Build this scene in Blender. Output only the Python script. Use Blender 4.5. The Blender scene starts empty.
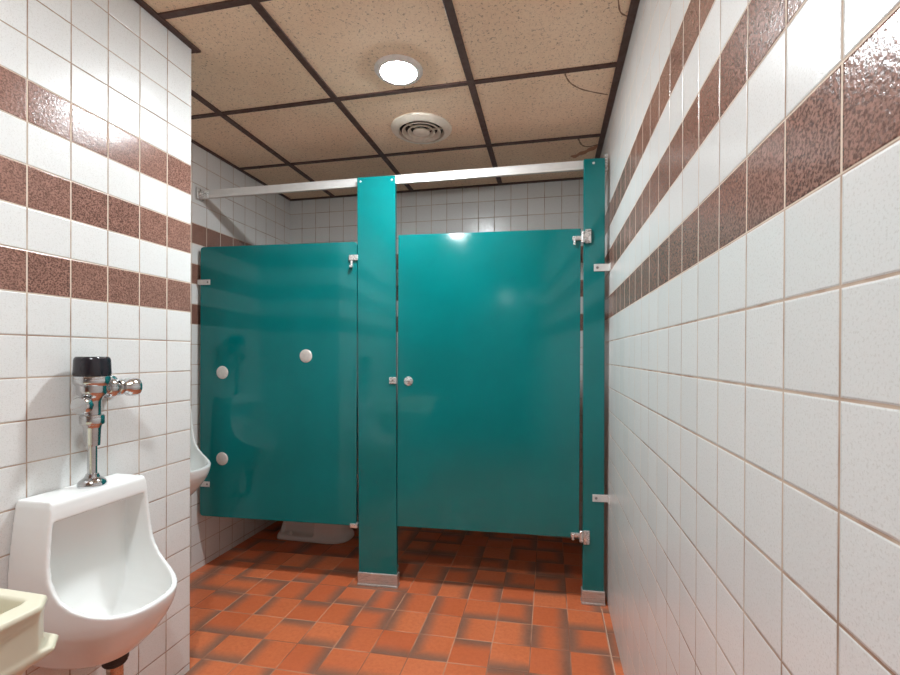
import bpy, bmesh, math, random
from mathutils import Vector, Matrix
from math import pi, sin, cos, tan, radians, atan, atan2

random.seed(7)
scene = bpy.context.scene
COL = scene.collection

# ------------------------------------------------------------------ measures
EYE = 1.17                 # lens height above the floor
XR = 0.273                 # right wall
XL = -1.295                # left wall (urinal chase)
XA = -1.860                # left wall of the alcove behind the chase
YC = 1.438                 # end of the chase
YB = 3.010                 # back wall
YF = -5.30                 # wall behind the camera
CEIL = 2.298
P = 0.108                  # wall tile pitch
SLOPE = 0.062              # the partition stands slightly askew
PY0 = 2.233
PROT = atan(SLOPE)

# ------------------------------------------------------------------ colour
def lin(c):
    c = c / 255.0
    return c / 12.92 if c <= 0.04045 else ((c + 0.055) / 1.055) ** 2.4

def rgb(r, g, b):
    return (lin(r), lin(g), lin(b), 1.0)

# ------------------------------------------------------------------ node helper
class N:
    def __init__(self, name):
        self.m = bpy.data.materials.new(name)
        self.m.use_nodes = True
        self.t = self.m.node_tree
        self.n = self.t.nodes
        self.l = self.t.links
        self.b = self.n['Principled BSDF']

    def add(self, kind, **kw):
        nd = self.n.new(kind)
        for k, v in kw.items():
            setattr(nd, k, v)
        return nd

    def put(self, sock, v):
        if isinstance(v, bpy.types.NodeSocket):
            self.l.new(v, sock)
        else:
            sock.default_value = v

    def math(self, op, a, b=None, c=None, clamp=False):
        nd = self.add('ShaderNodeMath', operation=op, use_clamp=clamp)
        self.put(nd.inputs[0], a)
        if b is not None:
            self.put(nd.inputs[1], b)
        if c is not None:
            self.put(nd.inputs[2], c)
        return nd.outputs[0]

    def smooth(self, v, lo, hi, a=0.0, b=1.0):
        nd = self.add('ShaderNodeMapRange', interpolation_type='SMOOTHSTEP')
        self.put(nd.inputs['Value'], v)
        nd.inputs['From Min'].default_value = lo
        nd.inputs['From Max'].default_value = hi
        nd.inputs['To Min'].default_value = a
        nd.inputs['To Max'].default_value = b
        return nd.outputs['Result']

    def mix(self, f, a, b):
        nd = self.add('ShaderNodeMix', data_type='RGBA')
        self.put(nd.inputs[0], f)
        self.put(nd.inputs[6], a)
        self.put(nd.inputs[7], b)
        return nd.outputs[2]

    def mixf(self, f, a, b):
        nd = self.add('ShaderNodeMix', data_type='FLOAT')
        self.put(nd.inputs[0], f)
        self.put(nd.inputs[2], a)
        self.put(nd.inputs[3], b)
        return nd.outputs[0]

    def noise(self, scale, detail=3.0, rough=0.55, vec=None):
        nd = self.add('ShaderNodeTexNoise')
        nd.inputs['Scale'].default_value = scale
        nd.inputs['Detail'].default_value = detail
        nd.inputs['Roughness'].default_value = rough
        if vec is not None:
            self.l.new(vec, nd.inputs['Vector'])
        return nd.outputs['Fac']

    def pos(self):
        g = self.add('ShaderNodeNewGeometry')
        s = self.add('ShaderNodeSeparateXYZ')
        self.l.new(g.outputs['Position'], s.inputs[0])
        return g.outputs['Position'], s.outputs[0], s.outputs[1], s.outputs[2]

    def objco(self):
        return self.add('ShaderNodeTexCoord').outputs['Object']

    def bump(self, h, strength=0.3, dist=0.002, normal=None):
        nd = self.add('ShaderNodeBump')
        nd.inputs['Strength'].default_value = strength
        nd.inputs['Distance'].default_value = dist
        self.l.new(h, nd.inputs['Height'])
        if normal is not None:
            self.l.new(normal, nd.inputs['Normal'])
        return nd.outputs['Normal']

    def set(self, **kw):
        names = dict(color='Base Color', rough='Roughness', metal='Metallic', normal='Normal',
                     ior='IOR', coat='Coat Weight', coatr='Coat Roughness', spec='Specular IOR Level',
                     emit='Emission Color', estr='Emission Strength', sss='Subsurface Weight')
        for k, v in kw.items():
            self.put(self.b.inputs[names[k]], v)
        return self.m

# ------------------------------------------------------------------ materials
def wall_tile(name, axis, off, base):
    """square glazed tiles of pitch P; rows 0, 2 and 4 above `base` are brown."""
    m = N(name)
    p, x, y, z = m.pos()
    u = m.math('DIVIDE', m.math('SUBTRACT', (x, y)[axis], off), P)
    v = m.math('DIVIDE', m.math('SUBTRACT', z, base), P)
    fu, fv = m.math('FRACT', u), m.math('FRACT', v)
    iu, iv = m.math('FLOOR', u), m.math('FLOOR', v)
    du = m.math('MINIMUM', fu, m.math('SUBTRACT', 1.0, fu))
    dv = m.math('MINIMUM', fv, m.math('SUBTRACT', 1.0, fv))
    d = m.math('MULTIPLY', m.math('MINIMUM', du, dv), P)
    wob = m.math('MULTIPLY', m.math('SUBTRACT', m.noise(60, 2, 0.5, p), 0.5), 0.0008)
    d = m.math('ADD', d, wob)
    grout = m.smooth(d, 0.0012, 0.0022, 1.0, 0.0)
    cell = m.add('ShaderNodeCombineXYZ')
    m.put(cell.inputs[0], iu)
    m.put(cell.inputs[1], iv)
    wn = m.add('ShaderNodeTexWhiteNoise', noise_dimensions='3D')
    m.l.new(cell.outputs[0], wn.inputs['Vector'])
    rnd = wn.outputs['Value']
    # which rows are brown
    odd = m.math('ABSOLUTE', m.math('SUBTRACT', m.math('MODULO', m.math('ADD', iv, 100.0), 2.0), 0.0))
    even = m.math('LESS_THAN', odd, 0.5)
    inr = m.math('MULTIPLY', m.math('GREATER_THAN', iv, -0.5), m.math('LESS_THAN', iv, 4.5))
    brown = m.math('MULTIPLY', even, inr)
    # white glaze
    fine = m.noise(330, 2, 0.6, p)
    w = m.mix(rnd, rgb(218, 217, 215), rgb(224, 223, 221))
    w = m.mix(m.smooth(fine, 0.52, 0.68, 0.0, 0.5), w, rgb(198, 194, 189))
    # brown glaze
    n1 = m.noise(250, 3, 0.6, p)
    n2 = m.noise(34, 3, 0.6, p)
    bc = m.mix(m.smooth(n1, 0.38, 0.60), rgb(84, 57, 49), rgb(156, 115, 101))
    bc = m.mix(m.smooth(n2, 0.35, 0.7, 0.0, 0.35), bc, rgb(104, 72, 62))
    bc = m.mix(m.math('MULTIPLY', rnd, 0.22), bc, rgb(172, 130, 114))
    tile = m.mix(brown, w, bc)
    gcol = m.mix(m.smooth(m.noise(9, 3, 0.6, p), 0.4, 0.65), rgb(188, 168, 150), rgb(150, 122, 102))
    gcol = m.mix(m.math('MULTIPLY', brown, 0.75), gcol, rgb(226, 208, 190))
    col = m.mix(grout, tile, gcol)
    pil = m.smooth(d, 0.0008, 0.004)
    n3 = m.noise(150, 3, 0.6, p)
    h = m.math('ADD', pil, m.math('MULTIPLY', n3, m.mixf(brown, 0.26, 0.55)))
    h = m.math('ADD', h, m.math('MULTIPLY', m.noise(22, 1, 0.5, p), 0.40))
    nrm = m.bump(h, 0.42, 0.0022)
    rough = m.mixf(grout, m.mixf(brown, 0.24, 0.20), 0.85)
    return m.set(color=col, rough=rough, normal=nrm)

def quarry():
    m = N('quarry_tile')
    p, x, y, z = m.pos()
    S = 0.1535
    yy = m.math('SUBTRACT', y, m.math('MULTIPLY', x, 0.036))
    u = m.math('DIVIDE', m.math('SUBTRACT', x, 0.0855), S)
    v = m.math('DIVIDE', m.math('SUBTRACT', yy, 2.008), S)
    fu, fv = m.math('FRACT', u), m.math('FRACT', v)
    gu, gv = m.math('SUBTRACT', 1.0, fu), m.math('SUBTRACT', 1.0, fv)
    d = m.math('MULTIPLY', m.math('MINIMUM', m.math('MINIMUM', fu, gu), m.math('MINIMUM', fv, gv)), S)
    cell = m.add('ShaderNodeCombineXYZ')
    m.put(cell.inputs[0], m.math('FLOOR', u))
    m.put(cell.inputs[1], m.math('FLOOR', v))
    wn = m.add('ShaderNodeTexWhiteNoise', noise_dimensions='3D')
    m.l.new(cell.outputs[0], wn.inputs['Vector'])
    r = wn.outputs['Value']
    sc = m.add('ShaderNodeSeparateColor')
    m.l.new(wn.outputs['Color'], sc.inputs[0])
    r2, r3 = sc.outputs[1], sc.outputs[2]
    # the grey-brown kiln flash along one or two edges of a tile
    wob = m.math('MULTIPLY', m.math('SUBTRACT', m.noise(18, 3, 0.6, p), 0.5), 0.16)
    total = None
    spans = [(fu, 0.0, 0.26, r), (gu, 0.26, 0.52, r), (fv, 0.50, 0.74, r), (gv, 0.72, 0.93, r),
             (fv, 0.0, 0.16, r2), (gu, 0.16, 0.32, r2)]
    for dist, lo, hi, rr in spans:
        pick = m.math('MULTIPLY', m.math('GREATER_THAN', rr, lo), m.math('LESS_THAN', rr, hi))
        dk = m.smooth(m.math('ADD', dist, wob), 0.02, 0.46, 1.0, 0.0)
        t = m.math('MULTIPLY', pick, dk)
        total = t if total is None else m.math('MAXIMUM', total, t)
    orange = m.mix(r3, rgb(200, 101, 60), rgb(217, 121, 76))
    orange = m.mix(m.smooth(m.noise(60, 4, 0.65, p), 0.35, 0.75, 0.0, 0.45), orange, rgb(188, 88, 52))
    dark = m.mix(m.noise(80, 3, 0.6, p), rgb(104, 78, 66), rgb(140, 106, 88))
    col = m.mix(m.math('MULTIPLY', total, 0.86), orange, dark)
    grout = m.smooth(d, 0.0012, 0.0026, 1.0, 0.0)
    gcol = m.mix(m.smooth(m.noise(4, 2, 0.5, p), 0.4, 0.62), rgb(196, 144, 116), rgb(142, 90, 68))
    col = m.mix(grout, col, gcol)
    h = m.math('ADD', m.smooth(d, 0.001, 0.006), m.math('MULTIPLY', m.noise(120, 3, 0.6, p), 0.2))
    rough = m.mixf(m.smooth(m.noise(7, 3, 0.6, p), 0.35, 0.7), 0.36, 0.56)
    return m.set(color=col, rough=m.mixf(grout, rough, 0.85), normal=m.bump(h, 0.4, 0.002))

def ceiling_tile():
    m = N('acoustic_ceiling_tile')
    p, x, y, z = m.pos()
    n1 = m.noise(120, 3, 0.65, p)
    n2 = m.noise(80, 2, 0.6, p)
    n3 = m.noise(3.0, 3, 0.6, p)
    base = m.mix(m.smooth(n3, 0.3, 0.7), rgb(245, 217, 187), rgb(250, 226, 198))
    base = m.mix(m.smooth(n1, 0.50, 0.62, 0.0, 0.26), base, rgb(218, 186, 160))
    pits = m.smooth(m.math('ADD', m.math('MULTIPLY', n2, 0.5), m.math('MULTIPLY', m.noise(260, 2, 0.5, p), 0.5)), 0.56, 0.63)
    col = m.mix(m.math('MULTIPLY', pits, 0.55), base, rgb(122, 88, 66))
    h = m.math('SUBTRACT', m.math('MULTIPLY', n1, 0.3), pits)
    return m.set(color=col, rough=0.95, normal=m.bump(h, 0.35, 0.003), spec=0.15)

def green_paint():
    m = N('green_enamel')
    o = m.objco()
    n = m.noise(95, 2, 0.5, o)
    big = m.noise(2.4, 3, 0.5, o)
    scr = m.add('ShaderNodeMapping')
    m.l.new(o, scr.inputs[0])
    scr.inputs['Scale'].default_value = (60, 60, 14)
    chips = m.smooth(m.noise(3.0, 4, 0.7, scr.outputs[0]), 0.765, 0.80, 0.0, 0.5)
    col = m.mix(m.smooth(big, 0.3, 0.7), rgb(0, 106, 106), rgb(0, 114, 115))
    col = m.mix(chips, col, rgb(120, 185, 178))
    h = m.math('ADD', m.math('MULTIPLY', n, 0.5), m.math('MULTIPLY', m.noise(9, 2, 0.5, o), 1.5))
    return m.set(color=col, rough=m.smooth(m.noise(6, 3, 0.6, o), 0.3, 0.7, 0.07, 0.12), normal=m.bump(h, 0.022, 0.002), ior=1.55)

def plain(name, col, rough, metal=0.0, nscale=40.0, namp=0.04, bump=0.0, **kw):
    m = N(name)
    o = m.objco()
    n = m.noise(nscale, 3, 0.6, o)
    c2 = tuple(max(0.0, c * (1 - namp * 3)) for c in col[:3]) + (1,)
    c = m.mix(m.smooth(n, 0.35, 0.75), col, c2)
    args = dict(color=c, rough=m.smooth(n, 0.3, 0.7, max(0.02, rough * 0.8), min(1, rough * 1.2)), metal=metal)
    if bump:
        args['normal'] = m.bump(n, bump, 0.001)
    args.update(kw)
    return m.set(**args)

def brushed(name, col, rough):
    m = N(name)
    o = m.objco()
    mp = m.add('ShaderNodeMapping')
    m.l.new(o, mp.inputs[0])
    mp.inputs['Scale'].default_value = (6, 6, 260)
    n = m.noise(4, 3, 0.6, mp.outputs[0])
    return m.set(color=m.mix(n, col, tuple(c * 0.8 for c in col[:3]) + (1,)), metal=0.55,
                 rough=m.smooth(n, 0.3, 0.7, rough * 0.75, rough * 1.25))

M = {}
M['tile_right'] = wall_tile('tile_right_wall', 1, 0.508 - 4 * P, 0.1753 + EYE)
M['tile_left'] = wall_tile('tile_left_wall', 1, 0.8987 - 4 * P, 0.1528 + EYE)
M['tile_end'] = wall_tile('tile_chase_end', 0, XL, 0.1528 + EYE)
M['tile_alcove'] = wall_tile('tile_alcove_wall', 1, 2.071 - 4 * P, 0.158 + EYE)
M['tile_back'] = wall_tile('tile_back_wall', 0, -0.793 - 8 * P, 0.158 + EYE)
M['tile_front'] = wall_tile('tile_front_wall', 0, 0.0, 0.158 + EYE)
M['floor'] = quarry()
M['ceiling'] = ceiling_tile()
M['grid'] = plain('brown_painted_grid', rgb(86, 60, 52), 0.55)
M['green'] = green_paint()
M['edge'] = plain('worn_panel_edge', rgb(40, 96, 90), 0.4)
M['china'] = plain('white_vitreous_china', rgb(240, 240, 238), 0.09, 0, 3.0, 0.008)
M['china_old'] = plain('toilet_china', rgb(232, 229, 226), 0.14, 0, 3.0, 0.01)
M['cream'] = plain('cream_plastic', rgb(220, 213, 190), 0.33, 0, 5.0, 0.02)
M['chrome'] = plain('chrome', (0.66, 0.67, 0.68, 1), 0.11, 1.0, 30, 0.05)
M['steel'] = brushed('brushed_stainless', (0.62, 0.59, 0.56, 1), 0.32)
M['alu'] = plain('satin_aluminium', rgb(226, 224, 221), 0.42, 0.35, 30, 0.02)
M['zinc'] = plain('cast_zinc', (0.76, 0.75, 0.73, 1), 0.28, 0.7, 60, 0.06)
M['black'] = plain('black_plastic', rgb(38, 34, 40), 0.22, 0, 20, 0.05)
M['rubber'] = plain('dark_rubber', rgb(52, 44, 40), 0.6)
M['brass'] = plain('tarnished_chrome_pipe', (0.62, 0.52, 0.42, 1), 0.28, 1.0, 40, 0.1)
M['plate'] = plain('stainless_cover_plate', rgb(222, 213, 206), 0.36, 0.3, 90, 0.05)
M['vent'] = plain('off_white_vent_paint', rgb(232, 222, 206), 0.45)
M['dark'] = plain('painted_duct_shade', rgb(44, 38, 34), 0.8)  # dark colour stands in for the shade inside the vent opening
M['trim_white'] = plain('white_light_trim', rgb(240, 238, 234), 0.4)
M['stain'] = plain('stained_tile_flake', rgb(196, 142, 112), 0.9)
M['flap'] = M['ceiling']
M['screw'] = plain('screw_dark', (0.30, 0.29, 0.28, 1), 0.35, 1.0)
LIGHT = 520.0
def lamp(name, s):
    m = N(name)
    return m.set(color=(0.9, 0.9, 0.9, 1), emit=(0.87, 0.945, 0.98, 1), estr=s, rough=0.4)
M['lamp'] = lamp('lamp_lens', LIGHT)
M['lamp_rear'] = lamp('rear_lamp_lens', LIGHT * 0.74)
M['lamp_dim'] = lamp('dim_lamp_lens', 90.0)

# ------------------------------------------------------------------ mesh helpers
def T(x, y, z):
    return Matrix.Translation((x, y, z))

def finish(name, bm, mat, parent=None, loc=(0, 0, 0), rot=None, smooth=None):
    bmesh.ops.recalc_face_normals(bm, faces=bm.faces[:])
    me = bpy.data.meshes.new(name)
    bm.to_mesh(me)
    bm.free()
    me.materials.append(mat)
    o = bpy.data.objects.new(name, me)
    COL.objects.link(o)
    o.location = loc
    if rot:
        o.rotation_euler = rot
    if parent is not None:
        o.parent = parent
    if smooth is not None:
        for pl in me.polygons:
            pl.use_smooth = True
        try:
            me.set_sharp_from_angle(angle=radians(smooth))
        except Exception:
            pass
    return o

def add_box(bm, x0, x1, y0, y1, z0, z1, bev=0.0, seg=2, mat=None):
    g = bmesh.ops.create_cube(bm, size=1.0)
    vs = g['verts']
    for v in vs:
        v.co = Vector(((x0 + x1) / 2 + v.co.x * (x1 - x0), (y0 + y1) / 2 + v.co.y * (y1 - y0), (z0 + z1) / 2 + v.co.z * (z1 - z0)))
    if bev:
        es = list({e for v in vs for e in v.link_edges})
        r = bmesh.ops.bevel(bm, geom=es, offset=bev, segments=seg, affect='EDGES', profile=0.5)
        vs = list({v for f in r['faces'] for v in f.verts} | {v for v in vs if v.is_valid})
    if mat is not None:
        bmesh.ops.transform(bm, matrix=mat, verts=[v for v in vs if v.is_valid])
    return bm

def box(*a, **k):
    return add_box(bmesh.new(), *a, **k)

def frame_to(axis):
    z = Vector(axis).normalized()
    h = Vector((1, 0, 0)) if abs(z.x) < 0.9 else Vector((0, 1, 0))
    x = h.cross(z).normalized()
    y = z.cross(x)
    return Matrix((x, y, z)).transposed().to_4x4()

def add_lathe(bm, prof, at=(0, 0, 0), axis=(0, 0, 1), seg=40):
    """prof: (radius, height along axis) from one end to the other, ends on the axis are capped."""
    mt = T(*at) @ frame_to(axis)
    rings = []
    for r, h in prof:
        if r < 1e-6:
            rings.append([bm.verts.new(mt @ Vector((0, 0, h)))])
        else:
            rings.append([bm.verts.new(mt @ Vector((r * cos(2 * pi * k / seg), r * sin(2 * pi * k / seg), h))) for k in range(seg)])
    for a, b in zip(rings, rings[1:]):
        for k in range(seg):
            k2 = (k + 1) % seg
            if len(a) == 1 and len(b) == 1:
                continue
            if len(a) == 1:
                bm.faces.new((a[0], b[k], b[k2]))
            elif len(b) == 1:
                bm.faces.new((a[k], a[k2], b[0]))
            else:
                bm.faces.new((a[k], a[k2], b[k2], b[k]))
    return bm

def lathe(prof, **k):
    return add_lathe(bmesh.new(), prof, **k)

def solid(r, h0, h1, c=0.0):
    """profile of a plain round bar with a small chamfer c."""
    if c:
        return [(0, h0), (r - c, h0), (r, h0 + c), (r, h1 - c), (r - c, h1), (0, h1)]
    return [(0, h0), (r, h0), (r, h1), (0, h1)]

def add_tube(bm, pts, r, seg=18):
    pts = [Vector(p) for p in pts]
    prev = None
    rings = []
    for i, p in enumerate(pts):
        if i == 0:
            t = pts[1] - p
        elif i == len(pts) - 1:
            t = p - pts[i - 1]
        else:
            t = (pts[i + 1] - p).normalized() + (p - pts[i - 1]).normalized()
        t.normalize()
        if prev is None:
            h = Vector((1, 0, 0)) if abs(t.x) < 0.9 else Vector((0, 1, 0))
            n = t.cross(h).normalized()
        else:
            n = (prev - t * prev.dot(t)).normalized()
        prev = n
        b = t.cross(n)
        rings.append([bm.verts.new(p + r * (n * cos(2 * pi * k / seg) + b * sin(2 * pi * k / seg))) for k in range(seg)])
    for a, b in zip(rings, rings[1:]):
        for k in range(seg):
            bm.faces.new((a[k], a[(k + 1) % seg], b[(k + 1) % seg], b[k]))
    bm.faces.new(rings[0][::-1])
    bm.faces.new(rings[-1])
    return bm

def add_loft(bm, loops, cap=True):
    rows = [[bm.verts.new(c) for c in lp] for lp in loops]
    n = len(rows[0])
    for a, b in zip(rows, rows[1:]):
        for k in range(n):
            bm.faces.new((a[k], a[(k + 1) % n], b[(k + 1) % n], b[k]))
    if cap:
        bm.faces.new(rows[0][::-1])
        bm.faces.new(rows[-1])
    return bm

def empty(name, loc, label, cat, group=None, rz=0.0):
    o = bpy.data.objects.new(name, None)
    o.empty_display_size = 0.05
    COL.objects.link(o)
    o.location = loc
    o.rotation_euler = (0, 0, rz)
    return tag(o, label, cat, group)

def tag(o, label, cat, group=None):
    o['label'] = label
    o['category'] = cat
    if group:
        o['group'] = group
    return o

def struct(name, bm, mat, label=None):
    o = finish(name, bm, mat)
    o['kind'] = 'structure'
    return o

def bake(o, mods):
    """apply a list of (type, settings) modifiers to a mesh object."""
    for t, kw in mods:
        md = o.modifiers.new('step', t)
        for k, v in kw.items():
            setattr(md, k, v)
    bpy.context.view_layer.update()
    dg = bpy.context.evaluated_depsgraph_get()
    me = bpy.data.meshes.new_from_object(o.evaluated_get(dg), depsgraph=dg)
    old = o.data
    mats = [x for x in old.materials]
    o.modifiers.clear()
    o.data = me
    me.materials.clear()
    for x in mats:
        me.materials.append(x)
    me.name = o.name
    for pl in me.polygons:
        pl.use_smooth = True
    return o

def copy_tree(o, parent=None):
    c = o.copy()
    COL.objects.link(c)
    if parent is not None:
        c.parent = parent
    for ch in list(o.children):
        copy_tree(ch, c)
    return c

# ------------------------------------------------------------------ the room
struct('floor', box(XA - 0.1, XR + 0.1, YF - 0.1, YB + 0.1, -0.1, 0.0), M['floor'])
struct('ceiling', box(XA - 0.1, XR + 0.1, YF - 0.1, YB + 0.1, CEIL, CEIL + 0.1), M['ceiling'])
struct('wall_right', box(XR, XR + 0.1, YF - 0.1, YB + 0.1, 0, CEIL), M['tile_right'])
wl = struct('wall_left', box(XA - 0.1, XL, YF - 0.1, YC, 0, CEIL), M['tile_left'])
wl.data.materials.append(M['tile_end'])
for pl in wl.data.polygons:
    if abs(pl.normal.y) > 0.9:
        pl.material_index = 1
struct('wall_alcove', box(XA - 0.1, XA, YC, YB + 0.1, 0, CEIL), M['tile_alcove'])
struct('wall_back', box(XA, XR, YB, YB + 0.1, 0, CEIL), M['tile_back'])
struct('wall_front', box(XL, XR, YF - 0.1, YF, 0, CEIL), M['tile_front'])

# brown suspended ceiling grid: main bars run with the room, cross bars across it
nt = [0]
def trim(x0, x1, y0, y1, h=0.006):
    nt[0] += 1
    struct('trim_%d' % nt[0], box(x0, x1, y0, y1, CEIL - h, CEIL, bev=0.001, seg=1), M['grid'])
BW = 0.0145
MAINS = [-0.928, -0.323]
for gx in MAINS:
    trim(gx - BW, gx + BW, YF, YB, 0.007)
trim(-1.511 - BW, -1.511 + BW, YC, YB, 0.007)
CR = [3.012 - 0.577 * k for k in range(1, 13)]
for gy in CR:
    x_lo = XA if gy > YC else XL
    xs = [x_lo] + [g for g in ([-1.511] if gy > YC else []) + MAINS] + [XR]
    for a, b in zip(xs, xs[1:]):
        trim(a + (BW if a != x_lo else 0), b - (BW if b != XR else 0), gy - BW * 0.85, gy + BW * 0.85)
trim(XR - 0.027, XR, YF, YB, 0.008)
trim(XL, XL + 0.022, YF, YC + 0.022, 0.008)
trim(XA, XA + 0.020, YC, YB, 0.008)
trim(XA + 0.020, XR - 0.027, YB - 0.020, YB, 0.008)
trim(XA + 0.020, XL, YC, YC + 0.020, 0.008)
# light-coloured floor joint that cuts off the narrow border along the right wall
struct('floor_joint_right', box(0.240, 0.2435, YF, 2.20, 0.0, 0.0006), plain('light_floor_joint', rgb(205, 170, 148), 0.8))

# cracks and a water stain in the damaged ceiling tiles beside the right wall
def crack(pts, wd, mat, t=0.0012):
    nt[0] += 1
    pts = [Vector((x, y, 0)) for x, y in pts]
    fine = []
    for k in range(len(pts) - 1):
        p0, p1, p2, p3 = pts[max(k - 1, 0)], pts[k], pts[k + 1], pts[min(k + 2, len(pts) - 1)]
        for q in range(6):
            u = q / 6.0
            fine.append(0.5 * ((2 * p1) + (p2 - p0) * u + (2 * p0 - 5 * p1 + 4 * p2 - p3) * u * u + (3 * p1 - p0 - 3 * p2 + p3) * u ** 3))
    fine.append(pts[-1])
    loops = []
    for k, p in enumerate(fine):
        d = (fine[min(k + 1, len(fine) - 1)] - fine[max(k - 1, 0)]).normalized()
        n = Vector((-d.y, d.x, 0)) * wd * (0.75 + 0.25 * sin(k * 1.7)) * 0.5
        loops.append([Vector((p.x + n.x, p.y + n.y, CEIL - t)), Vector((p.x - n.x, p.y - n.y, CEIL - t)), Vector((p.x - n.x, p.y - n.y, CEIL)), Vector((p.x + n.x, p.y + n.y, CEIL))])
    b = bmesh.new()
    add_loft(b, loops)
    struct('trim_%d' % nt[0], b, mat)
M['crack'] = plain('ceiling_crack', rgb(150, 118, 94), 0.95)
crack([(0.054, 1.880), (0.077, 1.946), (0.133, 2.009), (0.240, 2.070)], 0.007, M['crack'])
crack([(0.202, 1.500), (0.22, 1.578), (0.248, 1.606)], 0.006, M['crack'])
crack([(0.140, 2.455), (0.162, 2.531), (0.197, 2.562), (0.248, 2.545)], 0.010, M['crack'])
crack([(0.12, 2.68), (0.191, 2.62), (0.250, 2.560)], 0.045, M['stain'])

# ------------------------------------------------------------------ ceiling fittings
def downlight(x, y, label, lens='lamp'):
    t = empty('recessed_ceiling_light', (x, y, CEIL), label, 'ceiling light', 'round recessed ceiling lights')
    finish('trim_ring', lathe([(0.068, -0.004), (0.072, -0.012), (0.090, -0.009), (0.096, -0.002), (0.096, 0.0), (0.068, 0.0), (0.068, -0.004)], seg=56), M['trim_white'], t, smooth=40)
    finish('lens', lathe([(0, -0.021), (0.025, -0.0195), (0.045, -0.0155), (0.060, -0.0095), (0.0675, -0.004), (0.0675, -0.001), (0, -0.001)], seg=48), M[lens], t, smooth=40)
    return t
downlight(-0.590, 1.722, 'lit round white recessed light in the tan ceiling in front of the vent')
downlight(-0.600, 0.300, 'lit round recessed ceiling light nearest the camera, over the near urinal side', 'lamp_rear')
downlight(0.000, -4.500, 'dim round recessed ceiling light at the far end behind the camera', 'lamp_dim')

t = empty('ceiling_vent', (-0.630, 2.190, CEIL), 'round off-white air vent with concentric rings in the tan ceiling', 'vent')
finish('throat_shade_disc', lathe([(0, -0.0035), (0.112, -0.0035), (0.112, -0.001), (0, -0.001)], seg=48), M['dark'], t)  # flat disc painted dark for the shaded gaps behind the rings
finish('flange', lathe([(0.108, -0.004), (0.113, -0.020), (0.128, -0.019), (0.150, -0.006), (0.152, 0.0), (0.108, 0.0), (0.108, -0.004)], seg=64), M['vent'], t, smooth=35)
for r0, r1, h in ((0.080, 0.097, -0.021), (0.053, 0.069, -0.021), (0.0, 0.042, -0.021)):
    if r0:
        finish('ring', lathe([(r0, -0.004), (r0 + 0.002, -0.004), (r1, h + 0.004), (r1, h), (r1 - 0.005, h), (r0, -0.007), (r0, -0.004)], seg=56), M['vent'], t, smooth=35)
    else:
        finish('hub', lathe([(0, -0.004), (0.02, -0.004), (r1, h + 0.004), (r1, h), (r1 - 0.006, h - 0.002), (0, h - 0.004)], seg=48), M['vent'], t, smooth=35)
for a in range(3):
    b = box(-0.0015, 0.0015, 0.02, 0.110, -0.014, -0.004)
    bmesh.ops.rotate(b, verts=b.verts, cent=(0, 0, 0), matrix=Matrix.Rotation(a * 2 * pi / 3 + 0.5, 3, 'Z'))
    finish('spoke', b, M['vent'], t)

# ------------------------------------------------------------------ toilet partition
def pp(name, x, label, cat, group=None, z=0.0, y=0.0):
    """a thing that stands on the partition's line at distance x along it (its own x axis runs along that line)."""
    return empty(name, (x * cos(PROT) - y * sin(PROT), PY0 + x * sin(PROT) + y * cos(PROT), z), label, cat, group, PROT)

def screw(parent, x, y, z, r=0.006):
    return finish('screw', lathe([(0, 0.003), (r * 0.6, 0.0028), (r, 0.0006), (r, 0.0), (0, 0)], at=(x, y, z), axis=(0, -1, 0), seg=16), M['zinc'], parent, smooth=40)

ZT, ZB = EYE + 0.574, EYE - 0.873      # panel top and bottom
DT, DB = EYE + 0.600, EYE - 0.862      # door top and bottom
PT = 0.915 + EYE                       # pilaster top

def ell(bm, x0, x1, y, z0, z1, th=0.003, ret=None):
    add_box(bm, x0, x1, y - th, y, z0, z1, bev=0.0008, seg=1)
    return bm

# left fixed panel
panel_x0, panel_x1 = -1.842, -0.962
pc = (panel_x0 + panel_x1) / 2
t = pp('partition_panel', pc, 'wide fixed green partition panel on the left, with three round steel plates', 'partition panel')
W = panel_x1 - panel_x0
b = bmesh.new()
R = 0.018
out = []
for cx, cz, a0 in ((-W / 2 + R, ZB + R, pi), (W / 2 - R, ZB + R, 1.5 * pi), (W / 2 - R, ZT - R, 0), (-W / 2 + R, ZT - R, 0.5 * pi)):
    for k in range(7):
        a = a0 + k * pi / 12
        out.append((cx + R * cos(a), cz + R * sin(a)))
th = 0.0125
eps = 0.002
loops = []
for yy, sh in ((-th, eps), (-th + eps, 0.0), (th - eps, 0.0), (th, eps)):
    loops.append([Vector((x - math.copysign(sh, x), yy, z - math.copysign(sh, z - (ZT + ZB) / 2))) for x, z in out])
add_loft(b, loops)
finish('panel', b, M['green'], t)
# round cover plates over old fixing holes
for px, pz in ((-1.710, EYE - 0.099), (-1.236, EYE - 0.009), (-1.710, EYE - 0.560)):
    o = finish('cover_plate', lathe([(0, 0.0045), (0.012, 0.0042), (0.028, 0.0032), (0.0335, 0.0012), (0.0345, 0), (0, 0)], at=(px - pc, -th, pz), axis=(0, -1, 0), seg=40), M['plate'], t, smooth=50)
# brackets to the alcove wall
for bz in (EYE + 0.384, EYE - 0.700):
    b = bmesh.new()
    add_box(b, -W / 2 - 0.015, -W / 2 + 0.060, -th - 0.0035, -th, bz - 0.014, bz + 0.014, bev=0.001, seg=1)
    o = finish('wall_bracket', b, M['alu'], t)
    finish('screw', lathe([(0, 0.002), (0.004, 0.0018), (0.0055, 0.0), (0, 0)], at=(-W / 2 + 0.046, -th - 0.0035, bz), axis=(0, -1, 0), seg=14), M['screw'], o)
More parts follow.
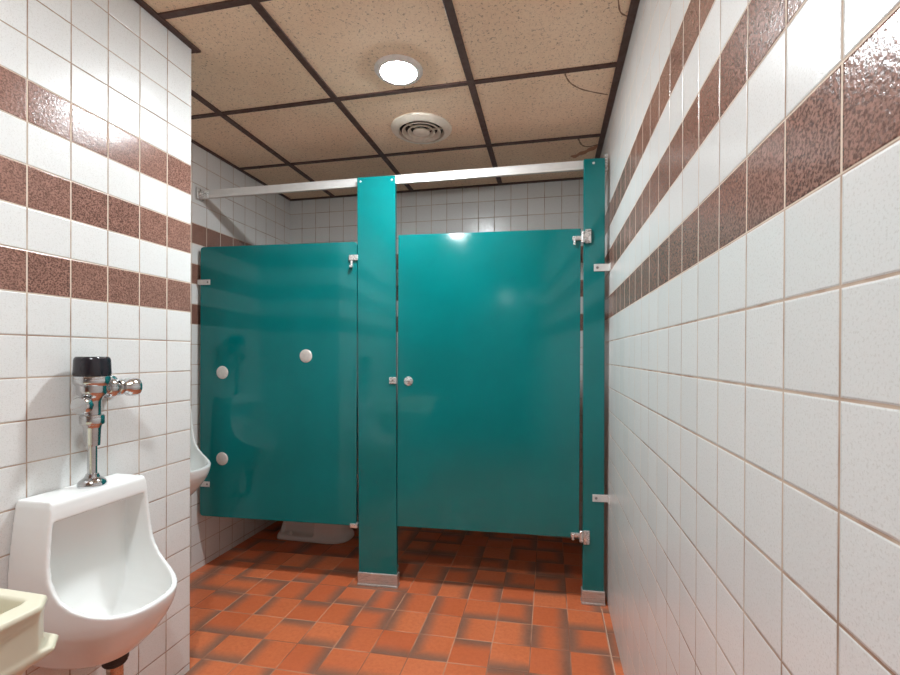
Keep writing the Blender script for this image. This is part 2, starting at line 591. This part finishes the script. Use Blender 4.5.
# clip and stop near the top right, and a clip at the foot
b = bmesh.new()
add_box(b, W / 2 - 0.040, W / 2 + 0.008, -th - 0.010, -th, EYE + 0.478, EYE + 0.506, bev=0.003)
add_lathe(b, solid(0.007, 0, 0.03, 0.002), at=(W / 2 - 0.026, -th - 0.006, EYE + 0.476), axis=(0, 0, -1), seg=14)
add_box(b, W / 2 - 0.034, W / 2 - 0.018, -th - 0.022, -th - 0.004, EYE + 0.440, EYE + 0.453, bev=0.003)
finish('panel_clip', b, M['zinc'], t)
b = bmesh.new()
add_box(b, W / 2 - 0.03, W / 2 + 0.010, -th - 0.006, th + 0.006, ZB - 0.010, ZB + 0.012, bev=0.002)
finish('panel_clip', b, M['zinc'], t)

# pilasters
def pilaster(x0, x1, label, wallside, lean, PT=PT):
    c = (x0 + x1) / 2
    w = (x1 - x0) / 2
    t = pp('partition_pilaster', c, label, 'partition post')
    b = box(-w, w, -0.015, 0.015, 0.03, PT, bev=0.003, seg=2)
    for v in b.verts:
        v.co.x += lean * (v.co.z / PT - 0.5) * 2
    finish('post', b, M['green'], t)
    b = bmesh.new()
    lo = -lean
    add_box(b, lo - w - 0.004, lo + w + 0.004, -0.021, 0.021, 0.0, 0.066, bev=0.0015, seg=1)
    add_box(b, lo - w - 0.006, lo + w + 0.006, -0.024, 0.024, 0.0, 0.010, bev=0.0015, seg=1)
    finish('shoe', b, M['steel'], t)
    for sx in ((-w + 0.017, w - 0.017) if not wallside else (-0.004,)):
        screw(t, sx + lean * 0.95, -0.015, PT - 0.022, 0.006)
    if wallside:
        for bz in (EYE + 0.412, EYE - 0.668):
            b = bmesh.new()
            add_box(b, w - 0.052, XR - c - 0.003, -0.0185, -0.015, bz - 0.017, bz + 0.017, bev=0.001, seg=1)
            add_box(b, XR - c - 0.0055, XR - c - 0.002, -0.050, -0.015, bz - 0.017, bz + 0.017, bev=0.001, seg=1)
            o = finish('wall_bracket', b, M['alu'], t)
            finish('screw', lathe([(0, 0.002), (0.005, 0.0018), (0.0065, 0.0), (0, 0)], at=(w - 0.036, -0.0185, bz), axis=(0, -1, 0), seg=14), M['screw'], o)
    return t, c, w
pm, pmc, pmw = pilaster(-0.953, -0.754, 'green partition post with steel foot standing between fixed panel and stall door', False, -0.009, PT - 0.016)
pr, prc, prw = pilaster(0.155, 0.252, 'narrow green partition post with steel foot beside the right tiled wall', True, -0.003, PT + 0.010)
# latch keeper on the middle post
b = bmesh.new()
add_box(b, pmw - 0.034, pmw + 0.004, -0.021, -0.015, EYE - 0.146, EYE - 0.112, bev=0.003)
k_ = finish('latch_keeper', b, M['zinc'], pm)
finish('screw', lathe([(0, 0.002), (0.0045, 0.0018), (0.006, 0.0), (0, 0)], at=(pmw - 0.016, -0.021, EYE - 0.129), axis=(0, -1, 0), seg=14), M['screw'], k_)

# the stall door
dx0, dx1 = -0.746, 0.141
dc = (dx0 + dx1) / 2
w = (dx1 - dx0) / 2
t = pp('stall_door', dc, 'closed green stall door hung on the right post, round latch at its left edge', 'stall door')
finish('door_panel', box(-w, w, -0.0125, 0.0125, DB, DT, bev=0.003, seg=2), M['green'], t)
o = finish('latch_knob', lathe([(0, 0.006), (0.010, 0.006), (0.0125, 0.005), (0.021, 0.004), (0.0235, 0.001), (0.0235, 0), (0, 0)], at=(dx0 + 0.056 - dc, -0.0125, EYE - 0.132), axis=(0, -1, 0), seg=32), M['zinc'], t, smooth=40)
finish('slot', box(dx0 + 0.046 - dc, dx0 + 0.066 - dc, -0.0193, -0.0185, EYE - 0.134, EYE - 0.130), M['screw'], o)
for bz, s in ((DT - 0.040, 1), (DB + 0.008, -1)):
    b = bmesh.new()
    add_box(b, w + 0.018, w + 0.046, -0.024, -0.0165, bz - 0.033, bz + 0.033, bev=0.003)
    add_box(b, w - 0.040, w + 0.024, -0.024, -0.0125, bz - 0.010 - 0.008 * s, bz + 0.010 - 0.008 * s, bev=0.003)
    add_lathe(b, solid(0.009, -0.026, 0.026, 0.002), at=(w + 0.008, -0.022, bz - 0.004 * s), axis=(0, 0, 1), seg=18)
    add_lathe(b, solid(0.006, 0, 0.028, 0.002), at=(w - 0.030, -0.020, bz - 0.012 * s), axis=(0, 0, -1), seg=14)
    h = finish('hinge', b, M['zinc'], t, smooth=30)
    for dz in (-0.024, 0.024):
        finish('screw', lathe([(0, 0.002), (0.003, 0.0018), (0.0042, 0.0), (0, 0)], at=(w + 0.033, -0.024, bz + dz), axis=(0, -1, 0), seg=12), M['screw'], h)

# head rail
x0, x1 = -1.8555, 0.2630
c = (x0 + x1) / 2
t = pp('overhead_rail', c, 'long satin metal head rail running across the stall front above the green door', 'rail', z=PT - 0.046)
t.rotation_euler = (0, -0.026, PROT + 0.012)
L = x1 - x0
b = bmesh.new()
prof = [(0.016, 0.0), (0.016, 0.010), (0.018, 0.014), (0.018, 0.034), (0.016, 0.042), (0.026, 0.046), (0.037, 0.042), (0.037, 0.004), (0.034, 0.0)]
loops = [[Vector((xx, yy, zz)) for yy, zz in prof] for xx in (-L / 2 + 0.012, L / 2 - 0.002)]
add_loft(b, loops)
finish('rail', b, M['alu'], t)
for side in (-1, 1):
    b = bmesh.new()
    xe = side * L / 2
    if side < 0:
        add_box(b, xe - 0.002, xe + 0.004, -0.012, 0.045, -0.010, 0.054, bev=0.002, seg=1)
        add_box(b, xe, xe + 0.050, 0.010, 0.016, -0.004, 0.036, bev=0.002, seg=1)
        add_lathe(b, solid(0.009, 0, 0.006, 0.002), at=(xe + 0.022, 0.012, 0.016), axis=(0, -1, 0), seg=16)
    else:
        add_box(b, xe - 0.010, xe + 0.004, 0.000, 0.050, -0.020, 0.058, bev=0.002, seg=1)
        add_lathe(b, solid(0.006, 0, 0.005, 0.001), at=(xe - 0.004, 0.000, 0.045), axis=(0, -1, 0), seg=14)
        add_lathe(b, solid(0.006, 0, 0.005, 0.001), at=(xe - 0.004, 0.000, 0.005), axis=(0, -1, 0), seg=14)
    finish('end_bracket', b, M['zinc'], t)

# ------------------------------------------------------------------ urinals
def dloop(d, w, n, z, x0=0.0, k=32, y0=0.0, nb=10, tp=0.0):
    """D-shaped outline: straight back at x0, bowed front reaching out to d."""
    pts = []
    for i in range(k + 1):
        a = -pi / 2 + pi * i / k
        pts.append(Vector((x0 + (d - x0) * abs(cos(a)) ** (2.0 / n), y0 + w * math.copysign(abs(sin(a)) ** (2.0 / n), sin(a)), z)))
    for i in range(1, nb):
        pts.append(Vector((x0, y0 + w - 2 * w * i / nb, z)))
    for p in pts:
        p.y *= 1.0 + tp * max(0.0, 1.0 - p.x / 0.10)
    return pts

def resample(rows, n=5):
    """smooth (Catmull-Rom) interpolation between hand-set cross-sections."""
    out = []
    for k in range(len(rows) - 1):
        p0, p1, p2, p3 = rows[max(k - 1, 0)], rows[k], rows[k + 1], rows[min(k + 2, len(rows) - 1)]
        for q in range(n):
            u = q / n
            row = [0.5 * (2 * b + (c - a) * u + (2 * a - 5 * b + 4 * c - d) * u * u + (3 * b - a - 3 * c + d) * u ** 3) for a, b, c, d in zip(p0, p1, p2, p3)]
            row[0] = p1[0] + (p2[0] - p1[0]) * u
            out.append(tuple(row))
    out.append(rows[-1])
    return out

def make_urinal(label):
    """body origin: on the wall, at the top of the header; x leaves the wall."""
    t = empty('urinal', (0, 0, 0), label, 'urinal', 'white wall urinals')
    secs = resample([(-0.458, 0.050, 0.135, 2.5), (-0.452, 0.078, 0.165, 2.5), (-0.430, 0.106, 0.205, 2.5), (-0.388, 0.130, 0.246, 2.5),
            (-0.340, 0.147, 0.276, 2.6), (-0.305, 0.154, 0.287, 2.7), (-0.262, 0.156, 0.289, 2.8), (-0.200, 0.155, 0.289, 2.9),
            (-0.145, 0.152, 0.289, 3.0), (-0.060, 0.144, 0.289, 3.0), (-0.014, 0.138, 0.289, 3.0), (0.0, 0.134, 0.289, 3.0)])
    def mesh_of(loops):
        b = bmesh.new()
        add_loft(b, loops)
        bmesh.ops.recalc_face_normals(b, faces=b.faces[:])
        return b
    body = finish('body', mesh_of([dloop(d, w, n, z, 0.002, k=64) for z, w, d, n in secs]), M['china'], t)
    # scoop the open front away along one swept side profile
    front = [(0.104, 0.02), (0.104, 0.0), (0.110, -0.008), (0.112, -0.030), (0.112, -0.060), (0.113, -0.110), (0.116, -0.155), (0.122, -0.185), (0.134, -0.212),
             (0.152, -0.234), (0.178, -0.253), (0.210, -0.268), (0.245, -0.280), (0.285, -0.289), (0.33, -0.295), (0.40, -0.296), (0.40, 0.02)]
    scoop = finish('scoop', mesh_of([[Vector((x, y, z)) for x, z in front] for y in (-0.3, 0.3)]), M['china'])
    cut = resample([(-0.408, 0.035, 0.115, 2.2, 0.070), (-0.400, 0.068, 0.180, 2.2, 0.055), (-0.375, 0.102, 0.225, 2.3, 0.042), (-0.335, 0.128, 0.258, 2.5, 0.034),
           (-0.305, 0.138, 0.271, 2.7, 0.030), (-0.262, 0.142, 0.274, 2.8, 0.029), (-0.200, 0.141, 0.274, 2.9, 0.030),
           (-0.145, 0.138, 0.274, 3.0, 0.032), (-0.065, 0.131, 0.274, 3.0, 0.036), (-0.051, 0.130, 0.274, 3.0, 0.038)])
    cav = finish('cavity', mesh_of([dloop(d, w, n, z, x0, k=64) for z, w, d, n, x0 in cut]), M['china'])
    bake(body, [('BOOLEAN', dict(operation='DIFFERENCE', object=cav, solver='EXACT')),
                ('BOOLEAN', dict(operation='DIFFERENCE', object=scoop, solver='EXACT')),
                ('REMESH', dict(mode='VOXEL', voxel_size=0.0027)),
                ('SMOOTH', dict(factor=0.5, iterations=11))])
    bpy.data.objects.remove(cav, do_unlink=True)
    bpy.data.objects.remove(scoop, do_unlink=True)
    # waste outlet: rubber coupling, tail pipe, bend into the wall
    finish('drain_coupling', lathe([(0, -0.425), (0.030, -0.425), (0.032, -0.450), (0.032, -0.464), (0.029, -0.466), (0.029, -0.472), (0.026, -0.476), (0, -0.476)], at=(0.145, 0.004, 0), seg=28), M['rubber'], t, smooth=35)
    pts = [(0.145, 0.004, -0.474), (0.145, 0.004, -0.56)]
    for k in range(1, 9):
        a = k * pi / 16
        pts.append((0.145 - 0.05 * (1 - cos(a)), 0.004, -0.56 - 0.05 * sin(a)))
    pts.append((0.004, 0.004, -0.61))
    b = bmesh.new()
    add_tube(b, pts, 0.0195, 20)
    finish('drain_pipe', b, M['brass'], t, smooth=60)
    finish('escutcheon', lathe([(0.019, 0.0), (0.048, 0.0), (0.047, 0.004), (0.036, 0.011), (0.022, 0.014), (0.019, 0.014)], at=(0.001, 0.004, -0.61), axis=(1, 0, 0), seg=32), M['chrome'], t, smooth=40)
    return t

def make_valve(label):
    """origin: on the wall at header-top height, valve stands 0.06 off the wall."""
    t = empty('flush_valve', (0, 0, 0), label, 'flush valve', 'chrome flush valves')
    X, Y = 0.060, 0.0
    def part(name, prof, mat, ax=(0, 0, 1), at=None, par=None, seg=36, sm=35):
        return finish(name, lathe(prof, at=at or (X, Y, 0), axis=ax, seg=seg), mat, par or t, smooth=sm)
    part('spud_flange', [(0, 0.001), (0.033, 0.001), (0.034, 0.006), (0.031, 0.015), (0.024, 0.021), (0.018, 0.025), (0.015, 0.034), (0.0115, 0.036), (0, 0.036)], M['chrome'])
    part('flush_tube', [(0, 0.030), (0.0115, 0.030), (0.0115, 0.130), (0, 0.130)], M['chrome'])
    part('outlet_nut', [(0, 0.112), (0.018, 0.112), (0.019, 0.118), (0.0205, 0.160), (0.022, 0.166), (0.024, 0.170), (0.0275, 0.171), (0.029, 0.174), (0.029, 0.194), (0.027, 0.197), (0.022, 0.198), (0, 0.198)], M['chrome'])
    part('valve_body', [(0, 0.195), (0.020, 0.195), (0.0205, 0.235), (0.026, 0.247), (0.034, 0.254), (0.036, 0.262), (0.036, 0.285), (0, 0.285)], M['chrome'])
    cr = part('cap_ring', [(0, 0.278), (0.037, 0.278), (0.0415, 0.282), (0.043, 0.288), (0.043, 0.300), (0.041, 0.304), (0, 0.304)], M['chrome'])
    # sensor housing: black rounded block in two lobes
    b = bmesh.new()
    def lob(r, z):
        pts = []
        for i in range(48):
            a = 2 * pi * i / 48
            rr = r * (1.0 - 0.05 * math.exp(-((abs(((a + pi) % (2 * pi)) - pi - 0.0) / 0.16) ** 2)))
            pts.append(Vector((X + rr * abs(cos(a)) ** 0.8 * math.copysign(1, cos(a)), Y + rr * abs(sin(a)) ** 0.8 * math.copysign(1, sin(a)), z)))
        return pts
    add_loft(b, [lob(0.0385, 0.303), lob(0.0395, 0.306), lob(0.0405, 0.310), lob(0.0390, 0.348), lob(0.0375, 0.354), lob(0.034, 0.3575)])
    finish('sensor_cap', b, M['black'], t, smooth=40)
    # side arm with control stop, supply pipe into the wall
    ay = 0.268
    arm = part('side_arm', [(0, 0.020), (0.0215, 0.020), (0.0215, 0.034), (0.027, 0.037), (0.029, 0.041), (0.029, 0.054), (0.026, 0.058), (0.019, 0.061), (0.019, 0.068), (0.023, 0.071), (0.0245, 0.076), (0.0245, 0.084), (0.022, 0.088), (0, 0.088)], M['chrome'], (0, 1, 0), (X, Y, ay))
    part('control_stop', [(0, 0.080), (0.017, 0.080), (0.019, 0.086), (0.0255, 0.092), (0.027, 0.098), (0.027, 0.112), (0.025, 0.120), (0.018, 0.125), (0, 0.126)], M['chrome'], (0.20, 1, 0), (X, Y, ay))
    part('supply_pipe', [(0, 0.0), (0.0135, 0.0), (0.0135, X + 0.02), (0, X + 0.02)], M['chrome'], (1, 0, 0), (0.002, 0.100, ay))
    part('wall_flange', [(0.0135, 0.0), (0.034, 0.0), (0.033, 0.004), (0.024, 0.010), (0.0135, 0.012)], M['chrome'], (1, 0, 0), (0.001, 0.100, ay))
    # round override button, low on the near side
    bt = part('override_button', [(0, 0.012), (0.014, 0.012), (0.014, 0.026), (0.021, 0.028), (0.0240, 0.032), (0.0240, 0.046), (0.021, 0.051), (0, 0.053)], M['chrome'], (0.30, -1, 0), (X, Y, 0.226))
    return t

U0 = (XL, 1.009, EYE - 0.366)
un = make_urinal('low white urinal on the near left wall next to the cream sink')
un.location = U0
va = make_valve('chrome flush valve with black cap on top of the near left urinal')
va.location = (U0[0], U0[1] + 0.010, U0[2] - 0.001)
UB = (XA, 1.812, EYE - 0.244)
u2 = copy_tree(un)
u2.location = UB
u2['label'] = 'white urinal half hidden behind the left wall corner beside the green panel'
v2 = copy_tree(va)
v2.location = (UB[0], UB[1] + 0.004, UB[2] - 0.001)
v2['label'] = 'chrome flush valve over the hidden urinal, mirrored in the green fixed panel'

# ------------------------------------------------------------------ cream sink
t = empty('sink', (XL, 0.345, EYE - 0.400), 'cream moulded sink cut off at the lower left, in front of the near urinal', 'sink')
def plan(g, z, ch=0.030, far=0.0, y0=-0.24, y1=0.252, d=0.512):
    """outline with chamfered outer corners, grown outward by g."""
    D, A, B = d + g, y0 - g, y1 + g + far
    c = ch
    pts = [(0.002, A), (D - c, A), (D, A + c), (D, B - c), (D - c, B), (0.002, B)]
    # subdivide for a steady loft
    out = []
    for (x, y), (x2, y2) in zip(pts, pts[1:] + pts[:1]):
        for k in range(6):
            out.append(Vector((x + (x2 - x) * k / 6, y + (y2 - y) * k / 6, z)))
    return out
b = bmesh.new()
add_loft(b, [plan(-0.16, -0.215, 0.03), plan(-0.09, -0.185, 0.03), plan(-0.03, -0.118), plan(-0.010, -0.092), plan(-0.004, -0.088, far=0.018), plan(-0.003, -0.083, far=0.024), plan(-0.003, -0.077, far=0.018),
             plan(-0.004, -0.073), plan(-0.004, -0.032), plan(-0.004, -0.026), plan(-0.003, -0.022), plan(-0.003, -0.015), plan(-0.001, -0.011), plan(0.000, -0.005), plan(-0.003, 0.0)])
bmesh.ops.recalc_face_normals(b, faces=b.faces[:])
sk = finish('basin', b, M['cream'], t)
b = bmesh.new()
def rnd_loop(x0, x1, y0, y1, r, z):
    pts = []
    for cx, cy, a0 in ((x1 - r, y1 - r, 0), (x0 + r, y1 - r, pi / 2), (x0 + r, y0 + r, pi), (x1 - r, y0 + r, 1.5 * pi)):
        for k in range(9):
            a = a0 + k * pi / 16
            pts.append(Vector((cx + r * cos(a), cy + r * sin(a), z)))
    return pts
add_loft(b, [rnd_loop(0.20, 0.38, -0.12, 0.13, 0.07, -0.165), rnd_loop(0.15, 0.43, -0.18, 0.19, 0.05, -0.150), rnd_loop(0.12, 0.464, -0.202, 0.214, 0.025, -0.10),
             rnd_loop(0.11, 0.472, -0.21, 0.226, 0.012, -0.008), rnd_loop(0.107, 0.475, -0.213, 0.229, 0.012, 0.004)])
bmesh.ops.recalc_face_normals(b, faces=b.faces[:])
tool = finish('basin_cut', b, M['cream'], t)
bake(sk, [('BOOLEAN', dict(operation='DIFFERENCE', object=tool, solver='EXACT')),
          ('REMESH', dict(mode='VOXEL', voxel_size=0.0032)), ('SMOOTH', dict(factor=0.5, iterations=3))])
bpy.data.objects.remove(tool, do_unlink=True)
finish('drain', lathe([(0, 0.001), (0.012, 0.001), (0.016, 0.004), (0.028, 0.004), (0.032, 0), (0, 0)], at=(0.29, 0.005, -0.1645), seg=28), M['chrome'], t)

# ------------------------------------------------------------------ toilet in the stall (faces right, back to the alcove wall)
t = empty('toilet', (XA, 2.690, 0.0), 'white toilet in the stall, its base showing under the green fixed panel', 'toilet')
def foot(x0, x1, w, r, z, n=2.6, k=28):
    """outline with a squared back end and a bowed front end."""
    pts = []
    xm = x1 - r
    for i in range(k + 1):
        a = -pi / 2 + pi * i / k
        pts.append(Vector((xm + r * abs(cos(a)) ** (2 / n), w * math.copysign(abs(sin(a)) ** (2 / n), sin(a)), z)))
    c = 0.03
    for i in range(9):
        a = pi / 2 + (pi / 2) * i / 8
        pts.append(Vector((x0 + c + c * cos(a), w - c + c * sin(a), z)))
    for i in range(9):
        a = pi + (pi / 2) * i / 8
        pts.append(Vector((x0 + c + c * cos(a), -w + c + c * sin(a), z)))
    return pts
b = bmesh.new()
add_loft(b, [foot(0.17, 0.640, 0.118, 0.16, 0.0), foot(0.17, 0.642, 0.120, 0.16, 0.004), foot(0.172, 0.640, 0.119, 0.16, 0.020), foot(0.176, 0.634, 0.113, 0.155, 0.032), foot(0.185, 0.622, 0.104, 0.15, 0.045), foot(0.20, 0.615, 0.098, 0.15, 0.10),
             foot(0.20, 0.615, 0.100, 0.15, 0.20), foot(0.18, 0.66, 0.135, 0.19, 0.30), foot(0.17, 0.70, 0.172, 0.22, 0.365), foot(0.17, 0.71, 0.180, 0.23, 0.385), foot(0.172, 0.705, 0.176, 0.23, 0.392)])
bmesh.ops.recalc_face_normals(b, faces=b.faces[:])
bowl = finish('bowl', b, M['china_old'], t)
# side recesses in the pedestal with a floor bolt in each, and the bowl's hollow
cb = bmesh.new()
for s in (-1, 1):
    y0, y1 = sorted((s * 0.062, s * 0.16))
    add_box(cb, 0.205, 0.425, y0, y1, 0.030, 0.235, bev=0.008, seg=2)
tool = finish('cut', cb, M['china_old'], t)
cb = bmesh.new()
add_loft(cb, [[Vector((0.47 + rx * cos(2 * pi * k / 40), ry * sin(2 * pi * k / 40), z)) for k in range(40)] for z, rx, ry in ((0.20, 0.05, 0.04), (0.24, 0.10, 0.08), (0.32, 0.17, 0.125), (0.40, 0.19, 0.14))])
bmesh.ops.recalc_face_normals(cb, faces=cb.faces[:])
tool2 = finish('cut', cb, M['china_old'], t)
bake(bowl, [('BOOLEAN', dict(operation='DIFFERENCE', object=tool, solver='EXACT')), ('BOOLEAN', dict(operation='DIFFERENCE', object=tool2, solver='EXACT')),
            ('REMESH', dict(mode='VOXEL', voxel_size=0.005)), ('SMOOTH', dict(factor=0.5, iterations=2))])
bpy.data.objects.remove(tool, do_unlink=True)
bpy.data.objects.remove(tool2, do_unlink=True)
for s in (-1, 1):
    finish('bolt_cap', lathe([(0, 0.026), (0.008, 0.024), (0.013, 0.016), (0.015, 0.0), (0, 0)], at=(0.262, s * 0.088, 0.024), seg=20), M['trim_white'], t, smooth=50)
def oval(cx, rx, ry, z, k=44):
    return [Vector((cx + rx * cos(2 * pi * i / k) * (1.0 if cos(2 * pi * i / k) > 0 else 0.85), ry * sin(2 * pi * i / k), z)) for i in range(k)]
b = bmesh.new()
outer = [oval(0.48, 0.235, 0.182, 0.392), oval(0.48, 0.237, 0.185, 0.402), oval(0.48, 0.233, 0.180, 0.412)]
inner = [oval(0.49, 0.155, 0.115, 0.412), oval(0.49, 0.155, 0.115, 0.392)]
add_loft(b, outer + inner + [outer[0]], cap=False)
bmesh.ops.remove_doubles(b, verts=b.verts, dist=1e-5)
finish('seat', b, M['china_old'], t, smooth=45)
b = box(0.006, 0.190, -0.215, 0.215, 0.392, 0.735, bev=0.02, seg=3)
finish('tank', b, M['china_old'], t, smooth=40)
b = box(0.004, 0.200, -0.225, 0.225, 0.735, 0.765, bev=0.01, seg=3)
finish('tank_lid', b, M['china_old'], t, smooth=40)

# ------------------------------------------------------------------ camera
cam_d = bpy.data.cameras.new('camera')
cam = bpy.data.objects.new('camera', cam_d)
COL.objects.link(cam)
cam_d.sensor_width = 36.0
cam_d.lens = 455.26 / 900.0 * 36.0
cam_d.shift_y = 18.96 / 900.0
cam_d.clip_start = 0.01
yaw, pitch, roll = 0.2152, -0.0033, 0.0047
right = Vector((cos(yaw), sin(yaw), 0)); fwd = Vector((-sin(yaw), cos(yaw), 0)); up = Vector((0, 0, 1))
fwd, up = fwd * cos(pitch) + up * sin(pitch), up * cos(pitch) - fwd * sin(pitch)
right, up = right * cos(roll) + up * sin(roll), up * cos(roll) - right * sin(roll)
mt = Matrix((right, up, -fwd)).transposed().to_4x4()
mt.translation = Vector((0, 0, EYE))
cam.matrix_world = mt
scene.camera = cam

# ------------------------------------------------------------------ world and view
wd = bpy.data.worlds.new('world')
scene.world = wd
wd.use_nodes = True
wd.node_tree.nodes['Background'].inputs[0].default_value = (0.02, 0.02, 0.02, 1)
scene.view_settings.view_transform = 'Standard'
scene.view_settings.look = 'None'
scene.view_settings.gamma = 1.0
scene.view_settings.exposure = 0.25
scene.view_settings.use_curve_mapping = False
scene.cycles.max_bounces = 12
scene.cycles.diffuse_bounces = 8
scene.cycles.sample_clamp_indirect = 8.0
